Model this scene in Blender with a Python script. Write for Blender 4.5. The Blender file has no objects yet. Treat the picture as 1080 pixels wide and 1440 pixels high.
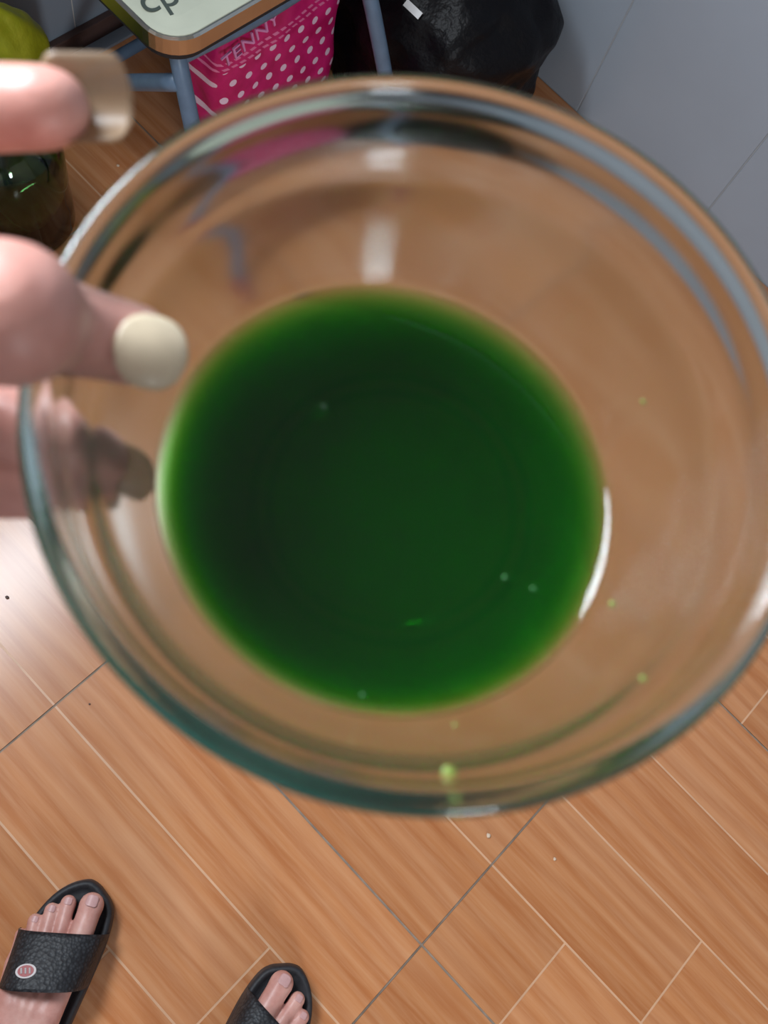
import bpy, bmesh, math, random
from mathutils import Vector, Matrix, noise
random.seed(7)
SC = bpy.context.scene
COL = SC.collection

# ---------------------------------------------------------------- camera
CAM_H = 1.2
FPX = 1350.0                                   # focal length in pixels of the 1080x1440 frame
RIGHT = Vector((0.6943, 0.6965, 0.1811))
DOWN = Vector((0.7098, -0.6214, -0.3318))
FWD = Vector((-0.1186, 0.3589, -0.9258))
CAM_POS = Vector((0, 0, CAM_H))
cam_d = bpy.data.cameras.new('camera')
cam = bpy.data.objects.new('camera', cam_d)
COL.objects.link(cam)
m = Matrix.Identity(3)
m.col[0] = RIGHT; m.col[1] = -DOWN; m.col[2] = -FWD
cam.matrix_world = Matrix.Translation(CAM_POS) @ m.to_4x4()
cam_d.sensor_fit = 'VERTICAL'
cam_d.sensor_height = 36.0
cam_d.sensor_width = 27.0
cam_d.lens = 36.0 * FPX / 1440.0
cam_d.clip_start = 0.01
cam_d.dof.use_dof = True
cam_d.dof.focus_distance = 1.15
cam_d.dof.aperture_fstop = 15.0
SC.camera = cam

# ---------------------------------------------------------------- world, daylight and exposure
world = bpy.data.worlds.new('sky'); SC.world = world
world.use_nodes = True
wn = world.node_tree
bgn = wn.nodes['Background']
bgn.inputs[0].default_value = (0.62, 0.75, 1.0, 1)
bgn.inputs[1].default_value = 1.0
SC.view_settings.view_transform = 'Standard'
SC.view_settings.look = 'None'
SC.view_settings.gamma = 1.0
SC.view_settings.use_curve_mapping = False
SC.view_settings.exposure = -0.10
SC.cycles.volume_bounces = 8

ROOM = dict(x0=-1.0, x1=2.3, y0=-2.3, y1=1.21, z1=2.6)
WIN1 = dict(y0=-0.32, y1=0.42, z0=1.36, z1=2.06)      # in wall_left
WIN2 = dict(y0=-1.55, y1=-0.95, z0=1.0, z1=1.75)     # in wall_right

def area_light(name, loc, direction, sx, sy, power, color):
    d = bpy.data.lights.new(name, 'AREA')
    d.shape = 'RECTANGLE'; d.size = sx; d.size_y = sy
    d.energy = power; d.color = color
    o = bpy.data.objects.new(name, d); COL.objects.link(o)
    o.location = loc
    z = -Vector(direction).normalized(); y = Vector((0, 0, 1)); x = y.cross(z).normalized()
    r = Matrix.Identity(3); r.col[0] = x; r.col[1] = z.cross(x); r.col[2] = z
    o.rotation_euler = r.to_euler()
    return o

area_light('window_left_offscreen', (ROOM['x0'] + 0.012, (WIN1['y0'] + WIN1['y1']) / 2, (WIN1['z0'] + WIN1['z1']) / 2), (1, 0, 0),
           WIN1['y1'] - WIN1['y0'] - .1, WIN1['z1'] - WIN1['z0'] - .1, 58.0, (0.86, 0.93, 1.0))
area_light('window_right_offscreen', (ROOM['x1'] - 0.012, (WIN2['y0'] + WIN2['y1']) / 2, (WIN2['z0'] + WIN2['z1']) / 2), (-1, 0, 0),
           WIN2['y1'] - WIN2['y0'] - .1, WIN2['z1'] - WIN2['z0'] - .1, 36.0, (0.88, 0.94, 1.0))

# ---------------------------------------------------------------- helpers
def ray(x, y):
    return RIGHT * ((x - 540) / FPX) + DOWN * ((y - 720) / FPX) + FWD
def at_depth(x, y, d):                          # pixel and distance along the view axis -> point
    return CAM_POS + ray(x, y) * d
def at_z(x, y, z=0.0):                          # pixel -> point on a horizontal plane
    r = ray(x, y); return CAM_POS + r * ((z - CAM_H) / r.z)
def at_x(x, y, X):
    r = ray(x, y); return CAM_POS + r * (X / r.x)

def tag(o, label=None, cat=None, group=None, kind=None):
    if label: o['label'] = label
    if cat: o['category'] = cat
    if group: o['group'] = group
    if kind: o['kind'] = kind
    return o
def empty(name, loc=(0, 0, 0), rz=0.0):
    o = bpy.data.objects.new(name, None); COL.objects.link(o)
    o.location = loc; o.rotation_euler = (0, 0, rz); o.empty_display_size = .05
    return o
def obj(name, mesh, mat=None, parent=None, smooth=False):
    if isinstance(mesh, bmesh.types.BMesh):
        me = bpy.data.meshes.new(name); mesh.normal_update(); mesh.to_mesh(me); mesh.free()
    else: me = mesh
    if mat and not me.materials: me.materials.append(mat)
    if smooth:
        for p in me.polygons: p.use_smooth = True
    o = bpy.data.objects.new(name, me); COL.objects.link(o)
    if parent: o.parent = parent
    return o
def add_box(bm, x0, x1, y0, y1, z0, z1):
    vs = [bm.verts.new((x, y, z)) for z in (z0, z1) for y in (y0, y1) for x in (x0, x1)]
    for f in ((0, 2, 3, 1), (4, 5, 7, 6), (0, 1, 5, 4), (2, 6, 7, 3), (0, 4, 6, 2), (1, 3, 7, 5)):
        bm.faces.new([vs[i] for i in f])
    return vs
def box_bm(*a):
    bm = bmesh.new(); add_box(bm, *a); return bm
def bevel_all(bm, w, seg=2):
    bmesh.ops.bevel(bm, geom=list(bm.edges), offset=w, segments=seg, profile=.5, affect='EDGES')
    return bm
def frame_of(d):
    d = Vector(d).normalized()
    a = Vector((0, 0, 1)) if abs(d.z) < .9 else Vector((1, 0, 0))
    u = d.cross(a).normalized(); return u, d.cross(u).normalized(), d
def add_tube(bm, pts, rad, n=12, cap=True):
    pts = [Vector(p) for p in pts]
    rads = rad if isinstance(rad, (list, tuple)) else [rad] * len(pts)
    rings = []; u = None
    for i, p in enumerate(pts):
        d = (pts[min(i + 1, len(pts) - 1)] - pts[max(i - 1, 0)]).normalized()
        if u is None: u = frame_of(d)[0]
        u = (u - d * u.dot(d)).normalized(); v = d.cross(u)
        rings.append([bm.verts.new(p + (u * math.cos(2 * math.pi * k / n) + v * math.sin(2 * math.pi * k / n)) * rads[i]) for k in range(n)])
    for a, b in zip(rings, rings[1:]):
        for k in range(n):
            bm.faces.new((a[k], a[(k + 1) % n], b[(k + 1) % n], b[k]))
    if cap:
        bm.faces.new(rings[0][::-1]); bm.faces.new(rings[-1])
def bezier(pts, n=8):                             # Catmull-Rom through points
    P = [Vector(p) for p in pts]; P = [P[0] * 2 - P[1]] + P + [P[-1] * 2 - P[-2]]
    out = []
    for i in range(1, len(P) - 2):
        for k in range(n):
            t = k / n
            out.append(.5 * ((2 * P[i]) + (P[i + 1] - P[i - 1]) * t + (2 * P[i - 1] - 5 * P[i] + 4 * P[i + 1] - P[i + 2]) * t * t + (3 * P[i] - P[i - 1] - 3 * P[i + 1] + P[i + 2]) * t ** 3))
    out.append(P[-2]); return out
def lathe(bm, prof, n=64, close=True):
    """prof: list of (r, z); r == 0 makes a pole"""
    rings = []
    for r, z in prof:
        if r < 1e-7: rings.append([bm.verts.new((0, 0, z))])
        else: rings.append([bm.verts.new((r * math.cos(2 * math.pi * k / n), r * math.sin(2 * math.pi * k / n), z)) for k in range(n)])
    pairs = list(zip(rings, rings[1:]))
    for a, b in pairs:
        for k in range(n):
            j = (k + 1) % n
            if len(a) == 1 and len(b) == 1: break
            if len(a) == 1: bm.faces.new((a[0], b[j], b[k]))
            elif len(b) == 1: bm.faces.new((a[k], a[j], b[0]))
            else: bm.faces.new((a[k], a[j], b[j], b[k]))
    bmesh.ops.recalc_face_normals(bm, faces=bm.faces)
def add_ball(bm, c, r, seg=16, scale=(1, 1, 1), rot=None):
    M = Matrix.Translation(c) @ (rot.to_4x4() if rot else Matrix.Identity(4)) @ Matrix.Diagonal((scale[0] * r, scale[1] * r, scale[2] * r, 1))
    bmesh.ops.create_uvsphere(bm, u_segments=seg, v_segments=max(8, seg // 2), radius=1, matrix=M)
def add_chain(bm, pts, seg=16):
    """pts: (Vector, radius) -> balls joined by tapered cylinders, for the voxel union"""
    for p, r in pts: add_ball(bm, Vector(p), r, seg)
    for (a, ra), (b, rb) in zip(pts, pts[1:]):
        a = Vector(a); b = Vector(b)
        if (b - a).length < 1e-6: continue
        u, v, d = frame_of(b - a)
        A = [bm.verts.new(a + (u * math.cos(t) + v * math.sin(t)) * ra) for t in [2 * math.pi * k / seg for k in range(seg)]]
        B = [bm.verts.new(b + (u * math.cos(t) + v * math.sin(t)) * rb) for t in [2 * math.pi * k / seg for k in range(seg)]]
        for k in range(seg): bm.faces.new((A[k], A[(k + 1) % seg], B[(k + 1) % seg], B[k]))
        bm.faces.new(A[::-1]); bm.faces.new(B)
def voxel_union(bm, size, smooth=6):
    me = bpy.data.meshes.new('tmp'); bmesh.ops.recalc_face_normals(bm, faces=bm.faces); bm.to_mesh(me); bm.free()
    o = bpy.data.objects.new('tmp', me); COL.objects.link(o)
    r = o.modifiers.new('r', 'REMESH'); r.mode = 'VOXEL'; r.voxel_size = size; r.use_smooth_shade = True
    if smooth:
        s = o.modifiers.new('s', 'SMOOTH'); s.factor = .5; s.iterations = smooth
    dg = bpy.context.evaluated_depsgraph_get(); dg.update()
    out = bpy.data.meshes.new_from_object(o.evaluated_get(dg))
    bpy.data.objects.remove(o); bpy.data.meshes.remove(me)
    return out
def join_meshes(name, meshes):
    bm = bmesh.new()
    for me in meshes: bm.from_mesh(me)
    out = bpy.data.meshes.new(name); bm.to_mesh(out); bm.free()
    for p in out.polygons: p.use_smooth = True
    return out
def text_mesh(body, size, extrude=.0003):
    c = bpy.data.curves.new('t', 'FONT'); c.body = body; c.size = size; c.extrude = extrude
    c.align_x = 'CENTER'; c.align_y = 'CENTER'
    o = bpy.data.objects.new('t', c); COL.objects.link(o)
    dg = bpy.context.evaluated_depsgraph_get(); dg.update()
    me = bpy.data.meshes.new_from_object(o.evaluated_get(dg))
    bpy.data.objects.remove(o); bpy.data.curves.remove(c)
    return me

# ---------------------------------------------------------------- materials
class NT:
    def __init__(s, name):
        s.m = bpy.data.materials.new(name); s.m.use_nodes = True
        s.t = s.m.node_tree; s.b = s.t.nodes['Principled BSDF']; s.out = s.t.nodes['Material Output']
    def n(s, typ, **kw):
        x = s.t.nodes.new(typ)
        for k, v in kw.items():
            if k in x.inputs: x.inputs[k].default_value = v
            else: setattr(x, k, v)
        return x
    def l(s, a, b): s.t.links.new(a, b)
    def coord(s, kind='Object', scale=(1, 1, 1), rot=(0, 0, 0)):
        tc = s.n('ShaderNodeTexCoord'); mp = s.n('ShaderNodeMapping')
        mp.inputs['Scale'].default_value = scale; mp.inputs['Rotation'].default_value = rot
        s.l(tc.outputs[kind], mp.inputs[0]); return mp.outputs[0]
    def noise(s, vec, scale, detail=3, rough=.5):
        x = s.n('ShaderNodeTexNoise'); x.inputs['Scale'].default_value = scale
        x.inputs['Detail'].default_value = detail; x.inputs['Roughness'].default_value = rough
        if vec is not None: s.l(vec, x.inputs['Vector'])
        return x.outputs['Fac']
    def ramp(s, fac, stops):
        r = s.n('ShaderNodeValToRGB'); e = r.color_ramp.elements
        while len(e) < len(stops): e.new(.5)
        for k, (p, c) in enumerate(stops): e[k].position = p; e[k].color = (*c, 1)
        s.l(fac, r.inputs[0]); return r.outputs[0]
    def math(s, op, a, b=None):
        x = s.n('ShaderNodeMath', operation=op)
        for i, v in enumerate((a, b)):
            if v is None: continue
            if isinstance(v, (int, float)): x.inputs[i].default_value = v
            else: s.l(v, x.inputs[i])
        return x.outputs[0]
    def mix(s, fac, a, b, blend='MIX'):
        x = s.n('ShaderNodeMix', data_type='RGBA', blend_type=blend)
        for i, v in ((0, fac), (6, a), (7, b)):
            if isinstance(v, (int, float)): x.inputs[i].default_value = v
            elif isinstance(v, tuple): x.inputs[i].default_value = (*v, 1)
            else: s.l(v, x.inputs[i])
        return x.outputs[2]
    def bump(s, h, strength=.3, dist=.001):
        x = s.n('ShaderNodeBump'); x.inputs['Strength'].default_value = strength; x.inputs['Distance'].default_value = dist
        s.l(h, x.inputs['Height']); s.l(x.outputs[0], s.b.inputs['Normal'])
    def col(s, c):
        if isinstance(c, tuple): s.b.inputs['Base Color'].default_value = (*c, 1)
        else: s.l(c, s.b.inputs['Base Color'])
    def set(s, **kw):
        for k, v in kw.items(): s.b.inputs[k.replace('_', ' ')].default_value = v
        return s
def srgb(r, g, b):
    f = lambda v: (v / 255 / 12.92) if v / 255 <= .04045 else ((v / 255 + .055) / 1.055) ** 2.4
    return (f(r), f(g), f(b))
def simple(name, rgb, rough=.5, var=.08, scale=40, metal=0, bump=0, **kw):
    t = NT(name); v = t.coord('Object'); nz = t.noise(v, scale)
    a = tuple(c * (1 - var) for c in rgb); b = tuple(min(1, c * (1 + var)) for c in rgb)
    t.col(t.ramp(nz, [(.3, a), (.7, b)])); t.set(Roughness=rough, Metallic=metal, **kw)
    if bump: t.bump(nz, bump)
    return t.m

def wood_material():
    t = NT('printed_wood_tile')
    geo = t.n('ShaderNodeNewGeometry'); oi = t.n('ShaderNodeObjectInfo')
    off = t.n('ShaderNodeVectorMath', operation='MULTIPLY_ADD')
    cmb = t.n('ShaderNodeCombineXYZ')
    t.l(oi.outputs['Random'], cmb.inputs[0]); t.l(t.math('MULTIPLY', oi.outputs['Random'], 7.3), cmb.inputs[1])
    t.l(cmb.outputs[0], off.inputs[0]); off.inputs[1].default_value = (13, 1, 5); t.l(geo.outputs['Position'], off.inputs[2])
    mp = t.n('ShaderNodeMapping'); mp.inputs['Scale'].default_value = (2.2, 14, 1); t.l(off.outputs[0], mp.inputs[0])
    warp = t.noise(mp.outputs[0], 1.0, 3, .55)
    cath = t.n('ShaderNodeTexWave', wave_type='BANDS', bands_direction='Y')
    mp2 = t.n('ShaderNodeMapping'); mp2.inputs['Scale'].default_value = (1.6, 9, 1); t.l(off.outputs[0], mp2.inputs[0])
    t.l(mp2.outputs[0], cath.inputs['Vector']); cath.inputs['Scale'].default_value = 1.3
    cath.inputs['Distortion'].default_value = 9; cath.inputs['Detail'].default_value = 2.5; cath.inputs['Detail Scale'].default_value = .8
    mp3 = t.n('ShaderNodeMapping'); mp3.inputs['Scale'].default_value = (9, 160, 1); t.l(off.outputs[0], mp3.inputs[0])
    fine = t.noise(mp3.outputs[0], 1.0, 4, .6)
    base = t.ramp(warp, [(.25, srgb(186, 118, 70)), (.5, srgb(200, 134, 86)), (.78, srgb(212, 154, 112))])
    c = t.mix(t.math('MULTIPLY', cath.outputs['Fac'], .42), base, srgb(164, 90, 44))
    c = t.mix(t.ramp(fine, [(.40, (0, 0, 0)), (.75, (.45, .45, .45))]), c, srgb(216, 164, 122))
    tone = t.ramp(oi.outputs['Random'], [(0, (.90, .88, .86)), (1, (1.06, 1.05, 1.05))])
    c = t.mix(1.0, c, tone, 'MULTIPLY')
    t.col(c); t.set(Roughness=.23)
    t.b.inputs['Specular IOR Level'].default_value = .5
    t.bump(fine, .05, .0005)
    return t.m
M_WOOD = wood_material()
M_SEAM = simple('pale_printed_seam', srgb(214, 168, 132), .4)
M_GROUT = simple('grey_floor_grout', srgb(150, 132, 116), .8, .25, 60)
M_WALLTILE = simple('white_wall_tile', srgb(148, 160, 173), .22, .03, 6)
M_WALLGROUT = simple('wall_tile_grout', srgb(150, 156, 160), .8)
M_PAINT = simple('white_wall_paint', srgb(214, 212, 206), .7, .03, 8)
M_CEIL = simple('grey_concrete_ceiling', srgb(128, 126, 122), .85, .06, 8)     # the juice mirrors the ceiling and stays dark: bare concrete
M_SKIRT = simple('dark_brown_skirting', srgb(88, 66, 60), .4, .15, 30)
M_FRAME = simple('white_window_frame', srgb(225, 226, 226), .4)
def pane_mat():
    t = NT('window_pane'); t.set(Roughness=.02); t.col((.9, .95, 1)); t.b.inputs['Transmission Weight'].default_value = 1
    t.b.inputs['IOR'].default_value = 1.45
    return t.m
M_PANE = pane_mat()

# ---------------------------------------------------------------- room shell
x0, x1, y0, y1, z1 = (ROOM[k] for k in ('x0', 'x1', 'y0', 'y1', 'z1'))
def struct(name, bm, mat, parent=None):
    o = obj(name, bm, mat, parent)
    if not parent: o['kind'] = 'structure'
    return o
floor = struct('floor', box_bm(x0 - .15, x1 + .15, y0 - .15, y1 + .15, -.12, -.0012), M_GROUT)
tag(floor, 'orange wood-look ceramic tile floor with grey joints')
ceiling = struct('ceiling', box_bm(x0 - .15, x1 + .15, y0 - .15, y1 + .15, z1, z1 + .12), M_CEIL)
wall_far = struct('wall_far', box_bm(x0 - .15, x1 + .15, y1 + .0012, y1 + .15, -.1, z1), M_WALLGROUT)
tag(wall_far, 'white tiled wall behind the black plastic bag')
wall_back = struct('wall_back', box_bm(x0 - .15, x1 + .15, y0 - .15, y0, -.1, z1), M_PAINT)
def wall_with_hole(name, xa, xb, holes, mat):
    bm = bmesh.new(); y = y0
    for W in holes:
        add_box(bm, xa, xb, y, W['y0'], -.1, z1)
        add_box(bm, xa, xb, W['y0'], W['y1'], -.1, W['z0']); add_box(bm, xa, xb, W['y0'], W['y1'], W['z1'], z1)
        y = W['y1']
    add_box(bm, xa, xb, y, y1 + .006, -.1, z1)
    return struct(name, bm, mat)
wall_left = wall_with_hole('wall_left', x0 - .15, x0 - .0012, [WIN1], M_PAINT)
tag(wall_left, 'white tiled wall with a window beside the folding stool')
wall_right = wall_with_hole('wall_right', x1, x1 + .15, [WIN2], M_PAINT)
def window(name, xc, W):
    bm = bmesh.new(); t = .045
    ya, yb, za, zb = W['y0'], W['y1'], W['z0'], W['z1']; ym = (ya + yb) / 2
    for b in ((ya, ya + t, za, zb), (yb - t, yb, za, zb), (ya + t, yb - t, za, za + t), (ya + t, yb - t, zb - t, zb), (ym - t / 2, ym + t / 2, za + t, zb - t)):
        add_box(bm, xc - .025, xc + .025, *b)
    w = struct(name, bm, M_FRAME)
    for a, b in ((ya + t, ym - t / 2), (ym + t / 2, yb - t)):
        obj('pane', box_bm(xc - .003, xc + .003, a, b, za + t, zb - t), M_PANE, w)
window('window_1', x0 - .08, WIN1)
window('window_2', x1 + .08, WIN2)

# floor tiles: 0.5 m tiles printed as four planks with pale seams in a stair pattern
TX, TY, TS, PW = 0.257, 0.119, 0.5, 0.125
def clip(a, b, lo, hi): return max(a, lo), min(b, hi)
i0 = math.floor((x0 - TX) / TS); i1 = math.ceil((x1 - TX) / TS)
j0 = math.floor((y0 - TY) / TS); j1 = math.ceil((y1 - TY) / TS)
for i in range(i0, i1):
    for j in range(j0, j1):
        ax, bx = clip(TX + i * TS + .0013, TX + (i + 1) * TS - .0013, x0, x1)
        ay, by = clip(TY + j * TS + .0013, TY + (j + 1) * TS - .0013, y0, y1)
        if bx - ax < .01 or by - ay < .01: continue
        tile = obj('floor_tile', box_bm(ax, bx, ay, by, -.012, -.0003), M_SEAM, floor)
        near = -1.2 < TX + i * TS < 1.1 and -.9 < TY + j * TS < 1.2
        for k in range(4):
            seam = [.25, .5, .75, None][k]
            X0, X1 = TX + i * TS, TX + (i + 1) * TS
            cuts = [(X0, X1)] if seam is None else [(X0, X0 + seam * TS), (X0 + seam * TS, X1)]
            if not near: cuts = [(X0, X1)]
            for (u, v) in cuts:
                pax, pbx = clip(u + .0013, v - .0013, ax, bx)
                pay, pby = clip(TY + j * TS + k * PW + .0013, TY + j * TS + (k + 1) * PW - .0013, ay, by)
                if pbx - pax < .006 or pby - pay < .006: continue
                obj('plank', box_bm(pax, pbx, pay, pby, -.006, random.uniform(-.0001, .0001)), M_WOOD, tile)
# wall tiles
def wall_tiles(parent, axis, start, step, lo, hi, zmax, mat, zstep=.4):
    k0 = math.floor((lo - start) / step)
    k = k0
    while start + k * step < hi:
        a, b = clip(start + k * step + .001, start + (k + 1) * step - .001, lo, hi)
        z = 0.0
        while z < zmax - .01:
            za, zb = z + .001, min(z + zstep, zmax) - .001
            if b - a > .01:
                if axis == 'y': bm = box_bm(a, b, y1, y1 + .012, za, zb)
                else: bm = box_bm(x0 - .012, x0, a, b, za, zb)
                bevel_all(bm, .0008, 1)
                obj('wall_tile', bm, mat, parent)
            z += zstep
        k += 1
wall_tiles(wall_far, 'y', -.4395, .275, x0, x1, z1 - .2, M_WALLTILE)
wall_tiles(wall_left, 'x', .6415, .275, y0, y1, 1.1, M_WALLTILE)
bm = box_bm(x0, x0 + .012, -1.3, y1, 0, .034)
sk = struct('baseboard_left', bevel_all(bm, .002), M_SKIRT)
bm = box_bm(x0 + .012, x0 + .032, -1.3, y1, 0, .005)
struct('trim_1', bevel_all(bm, .001), M_WALLTILE)

# ---------------------------------------------------------------- glass bowl with green liquid
S = 0.88
RIM_C = CAM_POS + (RIGHT * .0104 + DOWN * -.0245 + FWD * .2028) * S
AXIS = Vector((0.0278, 0.0688, -0.9972)).normalized()
INNER = [(.0800, .0012), (.0792, .004), (.0780, .009), (.0773, .0130), (.0767, .0150), (.0758, .0170), (.0745, .0195), (.0722, .0240), (.0690, .034), (.0650, .0438), (.0602, .0540), (.0545, .0625), (.0470, .0695), (.0380, .0738), (.0250, .0758), (.0120, .0764), (0, .0765)]
OUTER = [(.0812, .0002), (.0830, -.0001), (.0843, .0006), (.0850, .0022), (.0849, .0040), (.0840, .0056), (.0826, .0075), (.0818, .0115), (.0808, .0155), (.0790, .0200), (.0766, .0260), (.0731, .036), (.0690, .0460), (.0640, .0565), (.0580, .0660), (.0500, .0740), (.0420, .0790), (.0400, .0830), (.0375, .0840), (.0355, .0825), (.0330, .0805), (.0200, .0800), (0, .0800)]
def bowl_frame():
    z = -AXIS; x = Vector((1, 0, 0)); x = (x - z * x.dot(z)).normalized(); y = z.cross(x)
    r = Matrix.Identity(3); r.col[0] = x; r.col[1] = y; r.col[2] = z
    return Matrix.Translation(RIM_C) @ r.to_4x4()
BF = bowl_frame()
def refine(prof, n=3):
    out = bezier([Vector((r, s, 0)) for r, s in prof], n)
    return [(max(0.0, p.x), p.y) for p in out]
def glass_mat():
    t = NT('clear_green_tinted_glass')
    t.col((1, 1, 1)); t.set(Roughness=0.10, IOR=1.5); t.b.inputs['Transmission Weight'].default_value = 1
    va = t.n('ShaderNodeVolumeAbsorption'); va.inputs['Color'].default_value = (.26, .88, .70, 1); va.inputs['Density'].default_value = 26
    t.l(va.outputs[0], t.out.inputs['Volume'])
    return t.m
M_GLASS = glass_mat()
bm = bmesh.new()
prof = refine(INNER)[::-1] + refine(OUTER)
lathe(bm, [(r * S, -s * S) for r, s in prof], 128)
bowl = obj('glass_bowl', bm, M_GLASS, None, True)
bowl.matrix_world = BF
tag(bowl, 'clear glass bowl with thick green-tinted rim held in a hand', 'bowl')

def liquid_mat():
    t = NT('dark_green_juice')
    t.col((1, 1, 1)); t.set(Roughness=0.0, IOR=1.33); t.b.inputs['Transmission Weight'].default_value = 1
    at = t.n('ShaderNodeAttribute'); at.attribute_name = 'free_surface'       # only the open surface refracts; the rest lies against the glass
    tp = t.n('ShaderNodeBsdfTransparent'); mx = t.n('ShaderNodeMixShader')
    t.l(at.outputs['Fac'], mx.inputs[0]); t.l(tp.outputs[0], mx.inputs[1]); t.l(t.b.outputs[0], mx.inputs[2]); t.l(mx.outputs[0], t.out.inputs[0])
    va = t.n('ShaderNodeVolumeAbsorption'); va.inputs['Color'].default_value = (.24, .79, .02, 1); va.inputs['Density'].default_value = 900
    vs = t.n('ShaderNodeVolumeScatter'); vs.inputs['Color'].default_value = (.08, .9, .16, 1); vs.inputs['Density'].default_value = 50
    ad = t.n('ShaderNodeAddShader'); t.l(va.outputs[0], ad.inputs[0]); t.l(vs.outputs[0], ad.inputs[1])
    t.l(ad.outputs[0], t.out.inputs['Volume'])
    return t.m

LIQ_Z = 1.2 + (0.96660645 - 1.2) * S
iprof = refine(INNER, 4)
EPS = .0002
def bowl_pt(phi, r, s):
    return BF @ Vector((r * S * math.cos(phi), r * S * math.sin(phi), -s * S))
bm = bmesh.new()
NP = 128; NR = 14
cols = []; edge = []
prev_rings = None
bottom = bm.verts.new(BF @ Vector((0, 0, -.0765 * S - EPS)))
centre_top = None
pts_edge = []
for k in range(NP):
    ph = 2 * math.pi * k / NP
    full = [(r + EPS / S, s + EPS * .6 / S) for r, s in iprof]
    lo = 0
    for a in range(len(full) - 1):
        if bowl_pt(ph, *full[a]).z >= LIQ_Z + .0026 > bowl_pt(ph, *full[a + 1]).z: lo = a
    A = Vector(full[lo]); B = Vector(full[lo + 1])
    za = bowl_pt(ph, *A).z; zb = bowl_pt(ph, *B).z
    tt = (za - LIQ_Z - .0026) / (za - zb); top = A + (B - A) * tt
    s_top = top.y
    col = []
    for q in range(NR):
        s = s_top + (.0763 - s_top) * (q / NR)
        for a in range(len(full) - 1):
            if full[a][1] <= s <= full[a + 1][1]:
                u = (s - full[a][1]) / max(1e-9, full[a + 1][1] - full[a][1]); r = full[a][0] + (full[a + 1][0] - full[a][0]) * u; break
        col.append(bm.verts.new(bowl_pt(ph, r, s)))
    cols.append(col)
for k in range(NP):
    a = cols[k]; b = cols[(k + 1) % NP]
    for q in range(NR - 1): bm.faces.new((a[q], b[q], b[q + 1], a[q + 1]))
    bm.faces.new((a[-1], b[-1], bottom))
cen = sum((c[0].co for c in cols), Vector()) / NP
rings = [[c[0] for c in cols]]
for inset, rise in ((.0006, .0020), (.0014, .00145), (.0024, .00092), (.0036, .0005), (.005, .0002), (.0068, 0.0)):
    ring = []
    for c in cols:
        p = c[0].co.copy(); d = (cen - p); d.z = 0; d.normalize()
        p = p + d * inset; p.z = LIQ_Z + rise; ring.append(bm.verts.new(p))
    rings.append(ring)
for a, b in zip(rings, rings[1:]):
    for k in range(NP): bm.faces.new((a[k], b[k], b[(k + 1) % NP], a[(k + 1) % NP]))
n_side = len(bm.faces) - (len(rings) - 1) * NP
bm.faces.new(rings[-1])
bmesh.ops.recalc_face_normals(bm, faces=bm.faces)
liquid = obj('green_liquid', bm, liquid_mat(), None, True)
fs = liquid.data.attributes.new('free_surface', 'FLOAT', 'FACE')
for k in range(len(liquid.data.polygons)): fs.data[k].value = 1.0 if k >= n_side else 0.0
tag(liquid, 'dark green juice filling the lower part of the glass bowl', 'juice')
M_BUB = simple('juice_foam', srgb(40, 100, 46), .3)
for (px, py) in ((455, 572), (710, 812), (750, 828), (510, 978)):
    p = at_z(px, py, LIQ_Z + .0002); bm = bmesh.new(); add_ball(bm, p, .0006, 12, (1, 1, .6))
    obj('bubble', bm, M_BUB, liquid, True)

# ---------------------------------------------------------------- person
def skin_mat(name, c1, c2, c3):
    t = NT(name); v = t.coord('Object'); a = t.noise(v, 45, 4, .6); b = t.noise(v, 400, 2)
    c = t.ramp(a, [(.3, c1), (.55, c2), (.8, c3)])
    t.col(c); t.set(Roughness=.42)
    t.b.inputs['Subsurface Weight'].default_value = .15; t.b.inputs['Subsurface Radius'].default_value = (.004, .0015, .001)
    t.b.inputs['Subsurface Scale'].default_value = 1.0
    t.bump(b, .12, .0006)
    return t.m
M_SKIN = skin_mat('skin', srgb(192, 134, 122), srgb(208, 154, 142), srgb(220, 174, 160))
def nail_mat(name, c, trans):
    t = NT(name); t.col(t.ramp(t.noise(t.coord('Object'), 300), [(.3, tuple(x * .92 for x in c)), (.7, c)])); t.set(Roughness=.3)
    if trans:
        tr = t.n('ShaderNodeBsdfTranslucent'); tr.inputs[0].default_value = (*c, 1)
        tp = t.n('ShaderNodeBsdfTransparent')
        m1 = t.n('ShaderNodeMixShader'); m1.inputs[0].default_value = .35
        m2 = t.n('ShaderNodeMixShader'); m2.inputs[0].default_value = trans
        t.l(t.b.outputs[0], m1.inputs[1]); t.l(tr.outputs[0], m1.inputs[2])
        t.l(m1.outputs[0], m2.inputs[1]); t.l(tp.outputs[0], m2.inputs[2]); t.l(m2.outputs[0], t.out.inputs[0])
    return t.m
M_NAIL = nail_mat('fingernail', srgb(196, 180, 154), 0)
M_NAILT = nail_mat('translucent_fingernail', srgb(176, 150, 122), .35)
M_TOENAIL = nail_mat('toenail', srgb(206, 160, 156), 0)
M_TROUSER = simple('blue_grey_cloth', srgb(110, 126, 146), .9, .12, 120, bump=.2)
M_SHIRT = simple('grey_cloth', srgb(120, 118, 122), .9, .12, 120, bump=.2)
M_HAIR = simple('dark_hair', srgb(28, 22, 20), .5, .3, 200)

FK = 0.89
SLIP = []                                        # slipper frames: origin at the ball of the foot on the floor
def slip_frame(px_origin, heading, mirror):
    o = at_z(*px_origin, .03); o.z = 0
    h = Vector(heading).normalized(); r = Vector((h.y, -h.x, 0))
    return o, h, r, mirror
SLIP.append(slip_frame((71, 1361), (-.495, .869, 0), 1))     # left foot: its inner side is +x
SLIP.append(slip_frame((364, 1482), (-.22, .975, 0), -1))    # right foot
def sl(f, x, y, z):
    o, h, r, mir = f; return o + r * (x * mir * FK) + h * (y * FK) + Vector((0, 0, z * FK))

person = empty('person', (.08, -.30, 0))
PINV = Matrix.Translation((-.08, .30, 0))
meshes = []
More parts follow.
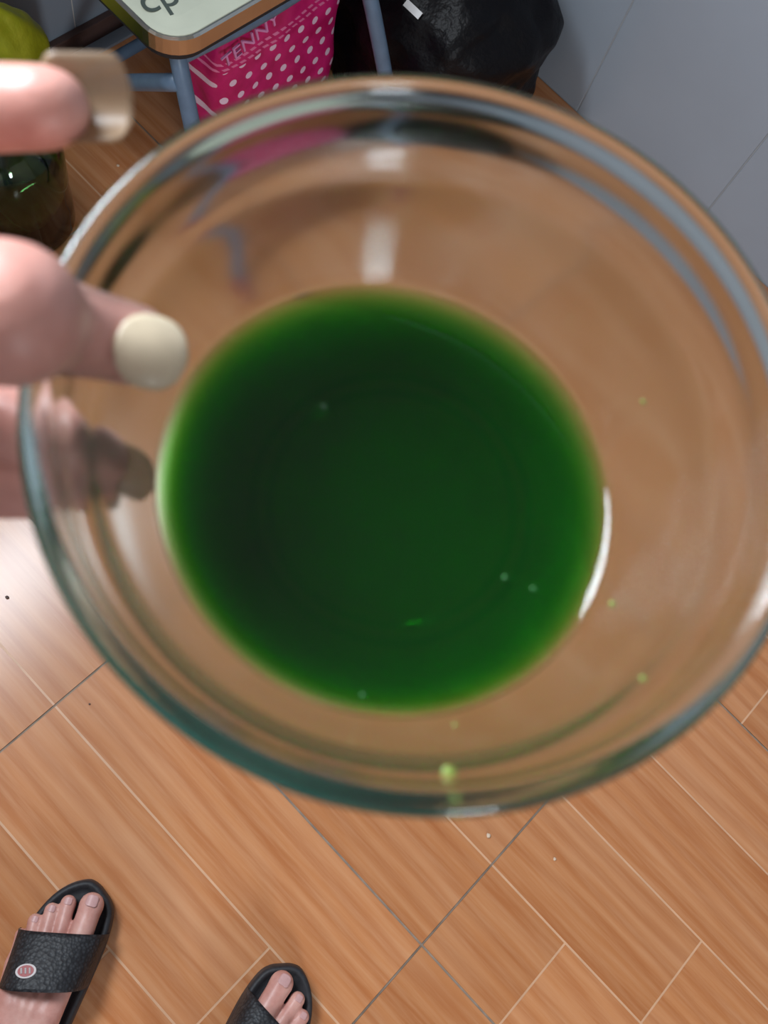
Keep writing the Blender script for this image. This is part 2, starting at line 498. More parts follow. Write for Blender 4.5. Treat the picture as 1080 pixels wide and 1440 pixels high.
# left hand, palm up under the bowl: pixel, depth, radius
def ch(*pts): return [(at_depth(x, y, d), r) for x, y, d, r in pts]
hand = bmesh.new()
add_chain(hand, ch((-400, 190, .212, .0105), (-170, 158, .200, .0094), (-20, 152, .193, .0088), (60, 152, .191, .0083), (72, 152, .191, .0078)))           # index
add_chain(hand, ch((-620, 300, .205, .016), (-330, 400, .183, .0135), (-150, 425, .172, .0118), (14, 441, .1640, .0128), (60, 456, .1815, .0098), (130, 471, .1895, .0089), (188, 485, .1950, .0085)))  # thumb over the rim
add_chain(hand, ch((-420, 390, .222, .0105), (-180, 500, .224, .0092), (0, 590, .202, .0080), (80, 625, .201, .0074), (128, 646, .209, .0062)))           # middle, under the glass
add_chain(hand, ch((-400, 560, .222, .0100), (-190, 640, .222, .0086), (-10, 682, .204, .0074), (70, 686, .203, .0068), (104, 690, .208, .0060)))         # ring
add_chain(hand, ch((-380, 690, .222, .0090), (-240, 760, .226, .0075), (-130, 770, .222, .0066), (-80, 750, .220, .006)))                                 # little, curled
for a, b in (((-420, 200), (-840, 330)), ((-430, 390), (-860, 400)), ((-420, 560), (-870, 470)), ((-400, 690), (-880, 540))):
    add_chain(hand, ch((*a, .222, .0115), ((a[0] + b[0]) / 2, (a[1] + b[1]) / 2, .226, .0135), (*b, .228, .0150)))
add_chain(hand, ch((-620, 300, .205, .018), (-860, 380, .222, .017)))
WRIST = at_depth(-980, 440, .232)
ELBOW = Vector((-.34, -.36, 1.00))
add_chain(hand, [(at_depth(-860, 400, .228), .017), (WRIST, .021)]); add_chain(hand, [(at_depth(-880, 500, .228), .017), (WRIST, .021)])
add_chain(hand, [(WRIST, .022), (WRIST + (ELBOW - WRIST) * .5, .029), (WRIST + (ELBOW - WRIST) * .6, .03)])
meshes.append(voxel_union(hand, .0012, 8))
# feet
for f in SLIP:
    b = bmesh.new(); zt = .030
    toes = [((.022, .010), (.0215, .078), .0152), ((.001, .010), (-.0060, .073), .0097), ((-.015, .008), (-.0215, .060), .0094), ((-.029, .004), (-.0360, .044), .0090), ((-.040, -.004), (-.046, .026), .0075)]
    for (a, c, r) in toes:
        A = Vector((*a, zt + .014)); Cc = Vector((*c, zt + r * .9)); Mid = (A + Cc) / 2 + Vector((0, 0, .004))
        add_chain(b, [(sl(f, *A), .0105), (sl(f, *Mid), r * .95 * FK), (sl(f, *((Mid + Cc * 2) / 3)), r * .93 * FK), (sl(f, *Cc), r * FK)])
    for (xa, ya) in ((.022, .010), (.001, .010), (-.015, .008), (-.029, .004), (-.038, -.004)):
        add_chain(b, [(sl(f, xa, ya, zt + .012), .0125), (sl(f, xa * .6, -.05, zt + .026), .018), (sl(f, xa * .25, -.095, zt + .046), .025)])
    add_chain(b, [(sl(f, 0, -.10, zt + .05), .030), (sl(f, 0, -.115, zt + .03), .030), (sl(f, 0, -.135, zt + .027), .028)])
    add_chain(b, [(sl(f, 0, -.105, zt + .05), .031), (sl(f, 0, -.118, .12), .031), (sl(f, 0, -.13, .20), .036)])
    add_chain(b, [(sl(f, -.03, -.03, zt + .014), .014), (sl(f, -.022, -.13, zt + .018), .018)])
    meshes.append(voxel_union(b, .0016, 5))
# rest of the figure
LA, RA = sl(SLIP[0], 0, -.125, .15), sl(SLIP[1], 0, -.125, .15)
HIP = Vector((.09, -.36, .80))
LH, RH = HIP + Vector((-.085, -.01, 0)), HIP + Vector((.085, .01, 0))
LK = (LA + LH) / 2 + Vector((0, .015, .01)); RK = (RA + RH) / 2 + Vector((0, .015, .01))
CH = HIP + Vector((0, -.02, .36)); NECK = HIP + Vector((0, -.01, .53)); HEAD = NECK + Vector((-.005, .03, .13))
LS, RS = HIP + Vector((-.165, -.02, .46)), HIP + Vector((.165, -.01, .46))
RELB = Vector((.36, -.27, 1.00)); RWR = Vector((.15, -.10, 1.20))
LA[2] = RA[2] = .15
def figure(g, parts):
    b = bmesh.new()
    if 'legs' in parts:
        for A, K, Hh in ((LA, LK, LH), (RA, RK, RH)):
            add_chain(b, [(A, .034 + g * 1.3), ((A + K) / 2 + Vector((0, -.01, .05)), .052 + g), (K, .052 + g), ((K + Hh) / 2, .070 + g), (Hh, .085 + g)])
        add_chain(b, [(LH, .085 + g), (RH, .085 + g)]); add_chain(b, [(HIP, .095 + g), (HIP + Vector((0, -.01, .06)), .088 + g)])
    if 'torso' in parts:
        for sx in (-1, 1):
            add_chain(b, [(HIP + Vector((sx * .06, -.01, .0)), .09 + g), (HIP + Vector((sx * .05, -.01, .17)), .082 + g), (CH + Vector((sx * .065, 0, -.02)), .092 + g), (CH + Vector((sx * .09, 0, .06)), .07 + g)])
        add_chain(b, [(LS, .048 + g), (NECK + Vector((0, -.01, -.03)), .05 + g), (RS, .048 + g)])
    if 'sleeves' in parts:
        add_chain(b, [(LS, .048 + g), (LS.lerp(ELBOW, .5), .042 + g), (ELBOW, .036 + g), (ELBOW.lerp(WRIST, .55), .034 + g)])
        add_chain(b, [(RS, .048 + g), (RS.lerp(RELB, .5), .042 + g), (RELB, .036 + g), (RELB.lerp(RWR, .55), .034 + g)])
    return b
b = figure(0, ('legs', 'torso', 'sleeves'))
add_chain(b, [(NECK + Vector((0, 0, -.05)), .05), (NECK + Vector((0, .01, .04)), .046), (HEAD + Vector((0, -.01, -.03)), .05)])
add_ball(b, HEAD + Vector((0, -.012, .03)), .088, 24, (.86, 1.05, 1.0)); add_chain(b, [(HEAD + Vector((0, .03, -.02)), .062), (HEAD + Vector((0, .045, -.06)), .040)])
add_chain(b, [(HEAD + Vector((0, .088, .02)), .010), (HEAD + Vector((0, .102, -.015)), .014)])
for sx in (-1, 1): add_ball(b, HEAD + Vector((sx * .078, -.005, .0)), .026, 12, (.4, .8, 1.2))
add_chain(b, [(HEAD + Vector((-.018, .083, -.048)), .009), (HEAD + Vector((.018, .083, -.048)), .009)])
body_core = voxel_union(b, .007, 4)
b = bmesh.new()
add_chain(b, [(RELB.lerp(RWR, .4), .03), (RWR, .022), (RWR + Vector((-.05, .045, .035)), .026)])
kn = RWR + Vector((-.05, .045, .045))
for k in range(4):
    o = kn + Vector((-.012 + .004 * k, -.028 + .018 * k, .005)); add_chain(b, [(o, .011), (o + Vector((-.03, .012, .022)), .009), (o + Vector((-.055, .0, .012)), .008), (o + Vector((-.05, -.02, -.002)), .007)])
add_chain(b, [(RWR + Vector((-.02, .0, .02)), .014), (RWR + Vector((-.045, -.02, .045)), .011), (RWR + Vector((-.075, -.02, .05)), .009)])
meshes.append(body_core); meshes.append(voxel_union(b, .003, 5))
body_me = join_meshes('body', meshes); body_me.transform(PINV); body_me.materials.append(M_SKIN)
body = obj('body', body_me, None, person)
def cloth(name, bmx, mat, zmin=None):
    me = voxel_union(bmx, .008, 5)
    c = bmesh.new(); c.from_mesh(me)
    if zmin is not None:
        r = bmesh.ops.bisect_plane(c, geom=list(c.verts) + list(c.edges) + list(c.faces), plane_co=(0, 0, zmin), plane_no=(0, 0, 1), clear_inner=True)
    for v in c.verts:
        v.co += v.normal * .003 * noise.noise(v.co * 18)
    c.transform(PINV)
    o = obj(name, c, mat, person, True)
    s = o.modifiers.new('thickness', 'SOLIDIFY'); s.thickness = .002
    return o
cloth('trousers', figure(.014, ('legs',)), M_TROUSER, .118)
cloth('shirt', figure(.017, ('torso', 'sleeves')), M_SHIRT)
b = bmesh.new(); add_ball(b, HEAD + Vector((0, -.022, .045)), .094, 24, (.9, 1.02, 1.0)); add_chain(b, [(HEAD + Vector((0, -.06, 0)), .06), (HEAD + Vector((0, -.07, -.06)), .045)])
hm = voxel_union(b, .006, 3); hm.transform(PINV); obj('hair', hm, M_HAIR, person)
for sx in (-1, 1):
    b = bmesh.new(); add_ball(b, HEAD + Vector((sx * .03, .071, .018)), .0125, 16); b.transform(PINV); obj('eye', b, simple('eye', srgb(235, 232, 228), .2), person, True)

def nail(center, axis, normal, length, width, curve, mat, name='fingernail', taper=.75, label=None, arch=0.0, oval=False):
    """curved plate: axis runs to the tip, normal points away from the finger"""
    ax = Vector(axis).normalized(); nn = Vector(normal); nn = (nn - ax * nn.dot(ax)).normalized(); sd = ax.cross(nn)
    bm = bmesh.new(); NU, NV = 14, 10; th = .0006; grid = {}
    for lay in (0, 1):
        for i in range(NU + 1):
            t = i / NU
            w = width * .5 * (1 - (1 - min(1, t / .22)) ** 2.2 * .45) * (1.0 if t < .55 else (1 - (1 - taper) * ((t - .55) / .45) ** 2.4))
            if t > .86: w *= math.sqrt(max(.05, 1 - ((t - .86) / .155) ** 2))
            if oval: w = width * .5 * max(.02, 1 - abs(2 * t - 1) ** 2.5) ** (1 / 2.1)
            for j in range(NV + 1):
                u = (j / NV * 2 - 1)
                z = -curve * (u * w / (width * .5)) ** 2 - arch * (t - .3) ** 2 - lay * th
                grid[lay, i, j] = bm.verts.new(Vector(center) + ax * ((t - .5) * length) + sd * (u * w) + nn * z)
    for i in range(NU):
        for j in range(NV):
            bm.faces.new((grid[0, i, j], grid[0, i + 1, j], grid[0, i + 1, j + 1], grid[0, i, j + 1]))
            bm.faces.new((grid[1, i, j], grid[1, i, j + 1], grid[1, i + 1, j + 1], grid[1, i + 1, j]))
    for i in range(NU):
        bm.faces.new((grid[0, i, 0], grid[1, i, 0], grid[1, i + 1, 0], grid[0, i + 1, 0])); bm.faces.new((grid[0, i, NV], grid[0, i + 1, NV], grid[1, i + 1, NV], grid[1, i, NV]))
    for j in range(NV):
        bm.faces.new((grid[0, 0, j], grid[0, 0, j + 1], grid[1, 0, j + 1], grid[1, 0, j])); bm.faces.new((grid[0, NU, j], grid[1, NU, j], grid[1, NU, j + 1], grid[0, NU, j + 1]))
    bm.transform(PINV); bmesh.ops.recalc_face_normals(bm, faces=bm.faces)
    o = obj(name, bm, mat, person, True)
    if label: o['label'] = label
    return o
# thumb nail faces the camera, inside the bowl
nail(at_depth(214, 492, .1845), RIGHT * .95 + DOWN * .18 + FWD * .32, -FWD + RIGHT * .3, .0142, .0146, .0024, M_NAIL, label='long pale thumbnail', arch=.004, oval=True)
# index nail lies behind the finger pad and reaches past it
nail(at_depth(122, 152, .1965), RIGHT + FWD * .02, FWD, .0190, .0180, .0050, M_NAILT, taper=.95, label='long translucent index fingernail')
nail(at_depth(158, 662, .2125), RIGHT * .9 + DOWN * .35 + FWD * .25, FWD, .0160, .0118, .0030, M_NAILT, taper=.85)
nail(at_depth(112, 692, .2125), RIGHT * .95 + DOWN * .1 + FWD * .25, FWD, .0110, .0105, .0028, M_NAILT, taper=.85)
for f in SLIP:
    for (x, y, r, s) in ((.0215, .084, .0152, .95), (-.0060, .076, .0097, .6), (-.0215, .063, .0094, .55), (-.0360, .047, .0090, .5)):
        nail(sl(f, x, y, .030 + r * 1.86), f[1] + Vector((0, 0, -.35)), Vector((0, 0, 1)) + f[1] * .35, .013 * s, .0135 * s, .0016 * s, M_TOENAIL, 'toenail')
tag(person, 'person in blue-grey trousers and black slippers holding the glass bowl with long nails', 'person')

# ---------------------------------------------------------------- slippers
M_RUB = simple('charcoal_rubber', srgb(40, 40, 44), .6, .25, 200, bump=.3)
def strap_mat():
    t = NT('woven_black_strap'); v = t.coord('Object')
    w = t.n('ShaderNodeTexVoronoi'); w.inputs['Scale'].default_value = 260; t.l(v, w.inputs['Vector'])
    t.col(t.ramp(w.outputs['Distance'], [(.1, srgb(52, 54, 58)), (.6, srgb(22, 22, 26))])); t.set(Roughness=.55); t.bump(w.outputs['Distance'], .6, .001)
    return t.m
M_STRAP = strap_mat()
M_RED = simple('red_badge', srgb(150, 46, 46), .4); M_BADGE = simple('silver_badge_rim', srgb(190, 180, 178), .35)
OUTL = [(.030, .0955), (.042, .086), (.0495, .071), (.0525, .040), (.050, 0), (.045, -.05), (.041, -.10), (.036, -.138), (.021, -.158), (0, -.164), (-.021, -.158), (-.036, -.138), (-.042, -.10), (-.0475, -.055), (-.0505, 0), (-.047, .030), (-.034, .068), (-.017, .091), (.004, .1035), (.018, .1025)]
def outline(scale=1.0, n=4):
    P = [Vector((x, y, 0)) for x, y in OUTL]; N = len(P); out = []
    for i in range(N):
        a, b_, c, d = P[i - 1], P[i], P[(i + 1) % N], P[(i + 2) % N]
        for k in range(n):
            t = k / n
            out.append(.5 * ((2 * b_) + (c - a) * t + (2 * a - 5 * b_ + 4 * c - d) * t * t + (3 * b_ - a - 3 * c + d) * t ** 3))
    return out
def make_slipper(f, label):
    o, h, r, mir = f
    root = empty('slipper', o, math.atan2(-h.x, h.y)); root.scale = (FK, FK, FK); tag(root, label, 'slipper', 'pair of black slippers')
    ol = outline()
    bm = bmesh.new(); N = len(ol); rows = []
    for inset, z in ((.004, 0), (.0015, .003), (0, .010), (.0008, .022), (.0015, .0285), (.004, .0315), (.0075, .0315), (.0105, .0275), (.016, .0265)):
        row = []
        for k in range(N):
            t = (ol[(k + 1) % N] - ol[k - 1]).normalized(); nrm_ = Vector((t.y, -t.x, 0))
            p = ol[k] - nrm_ * (-inset if False else inset) * (1 if (nrm_.dot(ol[k] - Vector((0, -.03, 0))) > 0) else -1)
            row.append(bm.verts.new((p.x * mir, p.y, z)))
        rows.append(row)
    for a, c in zip(rows, rows[1:]):
        for k in range(N): bm.faces.new((a[k], a[(k + 1) % N], c[(k + 1) % N], c[k]))
    bm.faces.new(rows[0]); bm.faces.new(rows[-1])
    bmesh.ops.recalc_face_normals(bm, faces=bm.faces)
    obj('sole', bm, M_RUB, root, True)
    # strap: arched band across the instep; its inner side reaches further forward
    bm = bmesh.new(); NU, NV = 22, 12; g = {}
    for lay in (0, 1):
        for i in range(NU + 1):
            th = math.pi * i / NU
            for j in range(NV + 1):
                v = j / NV
                cx = math.cos(th); sgn = 1 if cx >= 0 else -1
                half = .0515 - .004 * v + .001 * lay
                x = half * sgn * abs(cx) ** .75
                front = .0415 + .010 * (x / .05); rear = -.020 + .011 * (x / .05)
                y = front + (rear - front) * v
                hgt = (.049 + .026 * v) + .003 * lay
                z = .014 + hgt * abs(math.sin(th)) ** .62 + .002 * lay
                g[lay, i, j] = bm.verts.new((x * mir, y, z))
    for lay in (0, 1):
        for i in range(NU):
            for j in range(NV):
                bm.faces.new((g[lay, i, j], g[lay, i + 1, j], g[lay, i + 1, j + 1], g[lay, i, j + 1]))
    for i in range(NU):
        for j in (0, NV): bm.faces.new((g[0, i, j], g[0, i + 1, j], g[1, i + 1, j], g[1, i, j]))
    for j in range(NV):
        for i in (0, NU): bm.faces.new((g[0, i, j], g[0, i, j + 1], g[1, i, j + 1], g[1, i, j]))
    bmesh.ops.recalc_face_normals(bm, faces=bm.faces)
    st = obj('strap', bm, M_STRAP, root, True)
    # oval badge on the outer side of the strap
    c = Vector((-.0200 * mir, -.0035, .0848)); nn = Vector((-.25 * mir, .25, .93)).normalized()
    ex = Vector((1, .25 * mir, 0)); ex = (ex - nn * ex.dot(nn)).normalized(); ey = nn.cross(ex)
    for nm, sc, lift, mt in (('badge', 1.0, .0008, M_BADGE), ('badge_face', .78, .0014, M_RED)):
        bm = bmesh.new(); top = []; bot = []
        for k in range(28):
            a = 2 * math.pi * k / 28; p = c + ex * (math.cos(a) * .0118 * sc) + ey * (math.sin(a) * .0078 * sc)
            top.append(bm.verts.new(p + nn * lift)); bot.append(bm.verts.new(p - nn * .004))
        bm.faces.new(top); bm.faces.new(bot[::-1])
        for k in range(28): bm.faces.new((top[k], bot[k], bot[(k + 1) % 28], top[(k + 1) % 28]))
        bmesh.ops.recalc_face_normals(bm, faces=bm.faces); obj(nm, bm, mt, st)
    for k in (-1, 0, 1):
        bm = bmesh.new(); b_ = c + ex * (.0048 * k)
        add_tube(bm, [b_ - ey * .003 + ex * .0006 + nn * .0015, b_ + ey * .003 - ex * .0006 + nn * .0015], .0011, 8)
        obj('badge_letter', bm, M_BADGE, st)
    return root
make_slipper(SLIP[0], 'black slide slipper with woven strap and red oval badge worn on the left foot')
make_slipper(SLIP[1], 'black slide slipper with woven strap worn on the right foot')

# ---------------------------------------------------------------- folding stool
M_CREAM = simple('cream_vinyl_seat', srgb(206, 210, 190), .35, .05, 25)
M_CHROME = simple('brushed_chrome_trim', srgb(205, 200, 190), .22, .05, 30, metal=1)
M_TUBE = simple('blue_grey_painted_tube', srgb(96, 118, 142), .4, .1, 60)
M_PRINT = simple('dark_print', srgb(74, 84, 78), .6)
M_BLACKP = simple('dark_seat_underside', srgb(30, 32, 38), .6)
SZ = .35
sx1, sy0 = -.647, .528; sx0, sy1 = -.965, .872
stool = empty('folding_stool', ((sx0 + sx1) / 2, (sy0 + sy1) / 2, 0)); SINV = Matrix.Translation(-Vector(stool.location))
def rrect(xa, xb, ya, yb, r, n=8):
    out = []
    for cx, cy, a0 in ((xb - r, yb - r, 0), (xa + r, yb - r, 90), (xa + r, ya + r, 180), (xb - r, ya + r, 270)):
        for k in range(n + 1):
            a = math.radians(a0 + 90 * k / n); out.append((cx + r * math.cos(a), cy + r * math.sin(a)))
    return out
def slab(levels, mat, name):
    bm = bmesh.new(); rows = []
    for inset, z in levels:
        rows.append([bm.verts.new((x, y, z)) for x, y in rrect(sx0 + inset, sx1 - inset, sy0 + inset, sy1 - inset, max(.004, .045 - inset))])
    n = len(rows[0])
    for a, c in zip(rows, rows[1:]):
        for k in range(n): bm.faces.new((a[k], a[(k + 1) % n], c[(k + 1) % n], c[k]))
    bm.faces.new(rows[0][::-1]); bm.faces.new(rows[-1]); bmesh.ops.recalc_face_normals(bm, faces=bm.faces)
    bm.transform(SINV); return obj(name, bm, mat, stool)
seat = slab([(.006, SZ - .020), (.004, SZ - .004), (.006, SZ - .001), (.012, SZ), (.03, SZ + .002)], M_CREAM, 'seat')
slab([(.003, SZ - .026), (0, SZ - .024), (0, SZ - .003), (.0025, SZ - .0005), (.0055, SZ - .0015), (.0055, SZ - .018)], M_CHROME, 'seat_trim')
slab([(.004, SZ - .034), (.004, SZ - .024)], M_BLACKP, 'seat_base')
me = text_mesh('cp', .05); p = at_z(222, -2, SZ + .002)
o = obj('seat_print', me, M_PRINT, stool); d = (at_z(262, -14, SZ) - at_z(222, -2, SZ)); o.rotation_euler = (0, 0, math.atan2(d.y, d.x)); o.location = SINV @ (p + Vector((0, 0, .0004)))
def tube(name, pts, r=.0105, n=6, cap_mat=None):
    bm = bmesh.new(); add_tube(bm, bezier(pts, n), r, 14); bm.transform(SINV); return obj(name, bm, M_TUBE, stool, True)
F1 = at_z(322, 400); F2 = at_z(560, 235)
L1 = [(-.676, .560, SZ - .028), (-.655, .552, .29), (-.602, .543, .15), (F1.x, F1.y, .012)]
L2 = [(-.668, .838, SZ - .03), (-.640, .842, .29), (-.585, .862, .15), (F2.x, F2.y, .012)]
tube('leg', L1); tube('leg', L2)
tube('leg', [(-.655, .548, .285), (-.80, .556, .15), (-.925, .562, .012)]); tube('leg', [(-.655, .826, .285), (-.80, .830, .15), (-.925, .838, .012)])
tube('front_rail', [(-.664, .560, SZ - .04), (-.658, .68, SZ - .04), (-.664, .835, SZ - .04)], .009)
tube('rear_rail', [(-.925, .562, .03), (-.926, .70, .03), (-.925, .838, .03)], .009)
M_FOOT = simple('red_rubber_foot', srgb(150, 60, 70), .6)
for q in (F1, F2, Vector((-.928, .562, 0)), Vector((-.928, .838, 0))):
    bm = bmesh.new(); add_tube(bm, [(q.x, q.y, 0), (q.x, q.y, .024)], [.014, .0125], 16); bm.transform(SINV); obj('rubber_foot', bm, M_FOOT, stool)
tag(stool, 'low folding stool with cream seat, metal trim and blue-grey tube legs', 'stool')

# ---------------------------------------------------------------- bags
def pink_mat():
    t = NT('pink_printed_plastic')
    tc = t.n('ShaderNodeTexCoord'); sp = t.n('ShaderNodeSeparateXYZ'); t.l(tc.outputs['Object'], sp.inputs[0])
    y, z = sp.outputs[1], sp.outputs[2]
    # line between the lettered upper field and the dotted lower field
    line = t.math('SUBTRACT', z, t.math('ADD', t.math('MULTIPLY', y, .10), .220))
    def cells(v, off=0): return t.math('SUBTRACT', t.math('FRACT', t.math('ADD', t.math('MULTIPLY', v, 38), off)), .5)
    row = t.math('MULTIPLY', t.math('FLOOR', t.math('MODULO', t.math('MULTIPLY', z, 38), 2)), .5)
    cy = t.math('SUBTRACT', t.math('FRACT', t.math('ADD', t.math('MULTIPLY', y, 38), row)), .5); cz = cells(z)
    d2 = t.math('ADD', t.math('MULTIPLY', cy, cy), t.math('MULTIPLY', cz, cz))
    dots = t.math('MULTIPLY', t.math('LESS_THAN', d2, .045), t.math('LESS_THAN', line, -.016))
    dash = t.math('GREATER_THAN', t.math('FRACT', t.math('MULTIPLY', t.math('ADD', y, z), 70)), .35)
    st1 = t.math('LESS_THAN', t.math('ABSOLUTE', line), .0022); st2 = t.math('LESS_THAN', t.math('ABSOLUTE', t.math('ADD', line, .010)), .0022)
    stitch = t.math('MULTIPLY', t.math('MAXIMUM', st1, st2), dash)
    nz = t.noise(tc.outputs['Object'], 30, 3)
    base = t.ramp(nz, [(.3, srgb(186, 22, 96)), (.7, srgb(222, 40, 128))])
    c = t.mix(stitch, base, srgb(236, 130, 180)); c = t.mix(dots, c, srgb(244, 214, 238))
    t.col(c); t.set(Roughness=.35)
    return t.m
M_PINK = pink_mat()
def bag_mesh(hx, hy, h, seed, amp, pinch=.35, n=22, m_=26, power=3.2):
    """soft standing bag: superellipse footprint, gathered top, wrinkled"""
    bm = bmesh.new(); rows = []
    for i in range(m_ + 1):
        v = i / m_
        z = h * v
        k = 1 - .10 * (1 - min(1, v / .12)) ** 2
        if v > .62: k *= 1 - (1 - pinch) * ((v - .62) / .38) ** 1.7
        row = []
        for j in range(n * 2):
            a = math.pi * j / n
            ca, sa = math.cos(a), math.sin(a)
            rr = (abs(ca) ** power + abs(sa) ** power) ** (-1 / power)
            p = Vector((hx * ca * rr * k, hy * sa * rr * k, z))
            w = noise.noise(p * 14 + Vector((seed, 0, 0))) + .6 * noise.noise(p * 34 + Vector((0, seed, 0)))
            w += .5 * math.sin(a * 9 + seed) * max(0, v - .5)
            p += Vector((ca, sa, 0)) * amp * w * (.25 + .75 * min(1, v / .1))
            if i: p.z += amp * .5 * noise.noise(p * 20 + Vector((9, seed, 3))) * v
            row.append(bm.verts.new(p))
        rows.append(row)
    for a, c in zip(rows, rows[1:]):
        for k in range(len(a)): bm.faces.new((a[k], a[(k + 1) % len(a)], c[(k + 1) % len(a)], c[k]))
    bm.faces.new(rows[0][::-1]); bm.faces.new(rows[-1]); bmesh.ops.recalc_face_normals(bm, faces=bm.faces)
    return bm
bag_loc = Vector((-.735, .765, 0))
pink = empty('pink_bag', bag_loc)
pb = obj('bag_body', bag_mesh(.042, .118, .30, 3.1, .005, .75, 34, 40, 5.5), M_PINK, pink, True)
M_LETTER = simple('pale_pink_lettering', srgb(226, 150, 204), .5)
R_L = Matrix.Rotation(math.radians(90), 4, 'X'); R_L = Matrix.Rotation(math.radians(90), 4, 'Z') @ R_L
o = obj('lettering', text_mesh('TENNY', .030, .0012), M_LETTER, pink)
o.matrix_local = Matrix.Translation((.0455, -.071, .236)) @ R_L @ Matrix.Rotation(math.radians(15), 4, 'Z')
tag(pink, 'pink plastic bag with white dots and lettering under the folding stool', 'bag')

def black_mat():
    t = NT('black_bin_liner'); v = t.coord('Object'); a = t.noise(v, 22, 4, .6)
    t.col(srgb(9, 8, 12)); t.set(Roughness=.42); t.b.inputs['Specular IOR Level'].default_value = .18; t.bump(a, .5, .012); return t.m
bblack = obj('plastic_bag', bag_mesh(.172, .148, .27, 8.4, .014, .30, 36, 40, 2.4), black_mat(), None, True)
bblack.location = (-.650, 1.046, 0)
tag(bblack, 'crumpled black plastic bag against the white tiled wall', 'bag')
M_WHITE = simple('white_label', srgb(220, 222, 222), .5)
from mathutils.bvhtree import BVHTree
def hit_mesh(o, px, py):
    t = BVHTree.FromPolygons([o.location + v.co for v in o.data.vertices], [list(p.vertices) for p in o.data.polygons])
    return t.ray_cast(CAM_POS, ray(px, py).normalized())
pa, na = hit_mesh(bblack, 571, 4)[:2]; pc, nc = hit_mesh(bblack, 592, 24)[:2]
if pa and pc:
    bm = bmesh.new(); d = (pc - pa).normalized(); n_ = ((na + nc) / 2).normalized(); w_ = d.cross(n_).normalized() * .005
    vs = [bm.verts.new(p - Vector(bblack.location) + n_ * k + sgn * w_) for k in (.0035, .0045) for p, sgn in ((pa, -1), (pa, 1), (pc, 1), (pc, -1))]
    for f_ in ((0, 1, 2, 3), (7, 6, 5, 4), (0, 4, 5, 1), (1, 5, 6, 2), (2, 6, 7, 3), (3, 7, 4, 0)): bm.faces.new([vs[k] for k in f_])
    bmesh.ops.recalc_face_normals(bm, faces=bm.faces)
    o = obj('paper_strip', bm, M_WHITE, bblack); o['label'] = 'white paper strip'

def yel_mat():
    t = NT('yellow_green_plastic'); v = t.coord('Object'); a = t.noise(v, 18, 4, .6)
    t.col(t.ramp(a, [(.3, srgb(150, 160, 20)), (.7, srgb(188, 190, 50))])); t.set(Roughness=.35); t.b.inputs['Subsurface Weight'].default_value = .1; t.bump(a, .5, .008); return t.m
by = obj('plastic_bag', bag_mesh(.046, .10, .22, 5.2, .007, .35, 30, 34, 2.2), yel_mat(), None, True)
by.location = (-.926, .448, 0)
tag(by, 'yellow-green plastic bag standing by the wall behind the green bottle', 'bag')

# ---------------------------------------------------------------- dark green bottle
def bottle_mat():
    t = NT('dark_green_bottle_glass'); t.col((.55, .8, .5)); t.set(Roughness=.03, IOR=1.45); t.b.inputs['Transmission Weight'].default_value = 1
    va = t.n('ShaderNodeVolumeAbsorption'); va.inputs['Color'].default_value = (.10, .40, .06, 1); va.inputs['Density'].default_value = 160
    t.l(va.outputs[0], t.out.inputs['Volume']); return t.m
bot = empty('green_bottle', (-.80, .385, 0))
P_OUT = [(0, 0), (.060, 0), (.068, .004), (.071, .012), (.071, .05), (.069, .07), (.071, .09), (.071, .135), (.066, .158), (.050, .178), (.030, .192), (.019, .204), (.0155, .222), (.0155, .246)]
P_IN = [(.0125, .246), (.0125, .222), (.016, .206), (.028, .190), (.048, .175), (.0625, .156), (.0675, .135), (.0675, .015), (.060, .006), (0, .006)]
bm = bmesh.new(); lathe(bm, P_OUT + P_IN, 48); obj('bottle_body', bm, bottle_mat(), bot, True)
bm = bmesh.new(); lathe(bm, [(0, .258), (.016, .258), (.018, .255), (.018, .234), (.0158, .234)], 32); obj('cap', bm, simple('dark_green_cap', srgb(20, 60, 40), .4), bot)
tag(bot, 'dark green translucent bottle on the floor beside the yellow-green bag', 'bottle')

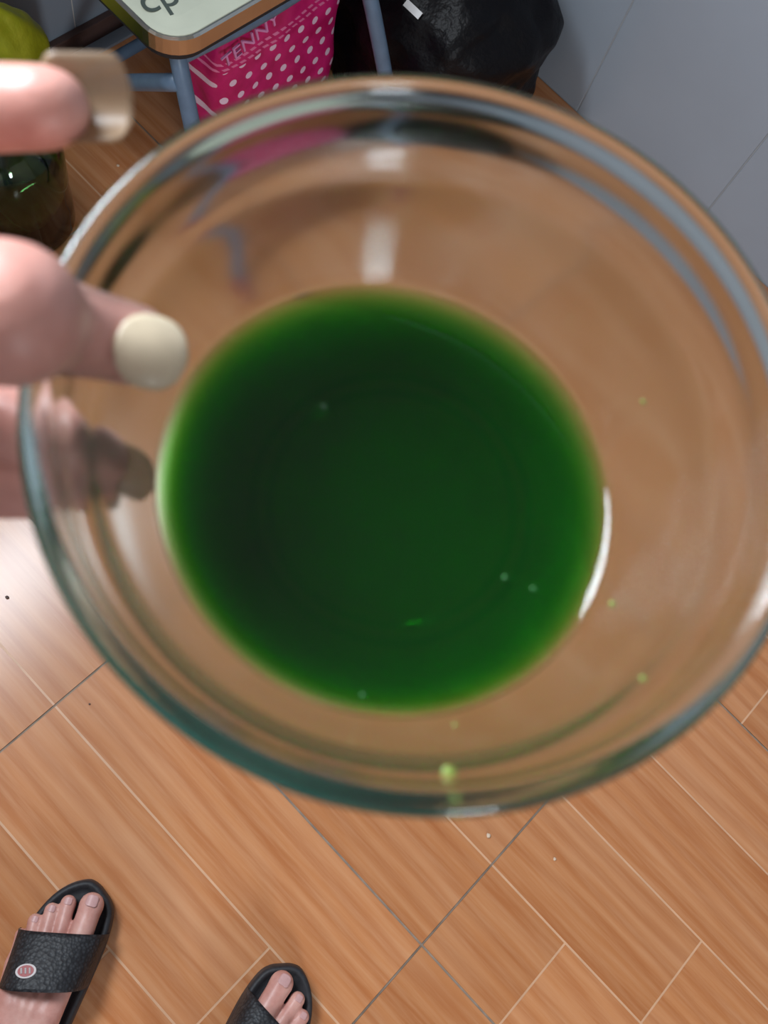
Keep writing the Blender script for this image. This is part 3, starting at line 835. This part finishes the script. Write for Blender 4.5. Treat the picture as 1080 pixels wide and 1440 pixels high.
# ---------------------------------------------------------------- small things
M_DROP = simple('green_pulp', srgb(112, 128, 52), .4)
def on_bowl(px, py, lift=0):
    d = ray(px, py); L = BF.inverted(); 
    for k in range(2600):
        q = CAM_POS + d * (.1 + k * .0001); c = L @ q; s = -c.z / S; r = math.hypot(c.x, c.y) / S
        if s < 0: continue
        for (ra, sa), (rb, sb) in zip(iprof, iprof[1:]):
            if sa <= s <= sb:
                if r >= ra + (rb - ra) * (s - sa) / max(1e-9, sb - sa): return q
                break
    return None
SPECKS = ((632, 1088, .0013, 'largest green pulp speck, stuck on the glass close to the rim'), (905, 955, .0007, 'green pulp speck on the glass beside the bright rim reflection'),
          (862, 850, .0008, 'pale green pulp speck on the glass next to the white crescent highlight'), (640, 1020, .0005, 'tiny green pulp speck on the glass just outside the juice edge'),
          (905, 565, .0006, 'faint green pulp speck alone on the clear glass facing the window wall'))
for px, py, r, lab in SPECKS:
    q = on_bowl(px, py)
    if q is None: continue
    bm = bmesh.new(); add_ball(bm, Vector((0, 0, 0)), r, 12, (1.2, 1, .5)); o = obj('pulp_speck', bm, M_DROP, None, True); o.location = q
    tag(o, lab, 'pulp', 'pulp specks on the bowl wall')
M_CRUMB = simple('pale_crumb', srgb(222, 196, 170), .7)
CRUMBS = ((166, 233, .0022, 'white crumb on the floor between the green bottle and the stool'), (687, 1175, .0028, 'largest pale crumb on the floor beside a grey tile joint'),
          (780, 1208, .0020, 'small pale crumb in the middle of a printed plank'), (10, 840, .0022, 'grey crumb lying in the window glare on the floor'), (126, 990, .0012, 'tiny dark crumb on the floor near a tile joint and the bowl rim'))
for px, py, r, lab in CRUMBS:
    q = at_z(px, py, r * .5); bm = bmesh.new()
    bmesh.ops.create_icosphere(bm, subdivisions=2, radius=r)
    for v in bm.verts: v.co *= 1 + .35 * noise.noise(v.co * 600 + Vector((px, 0, 0))); v.co.z *= .55
    o = obj('crumb', bm, M_CRUMB if 'pale' in lab or 'white' in lab else M_SKIRT, None, True); o.location = q
    tag(o, lab, 'crumb', 'crumbs on the floor')
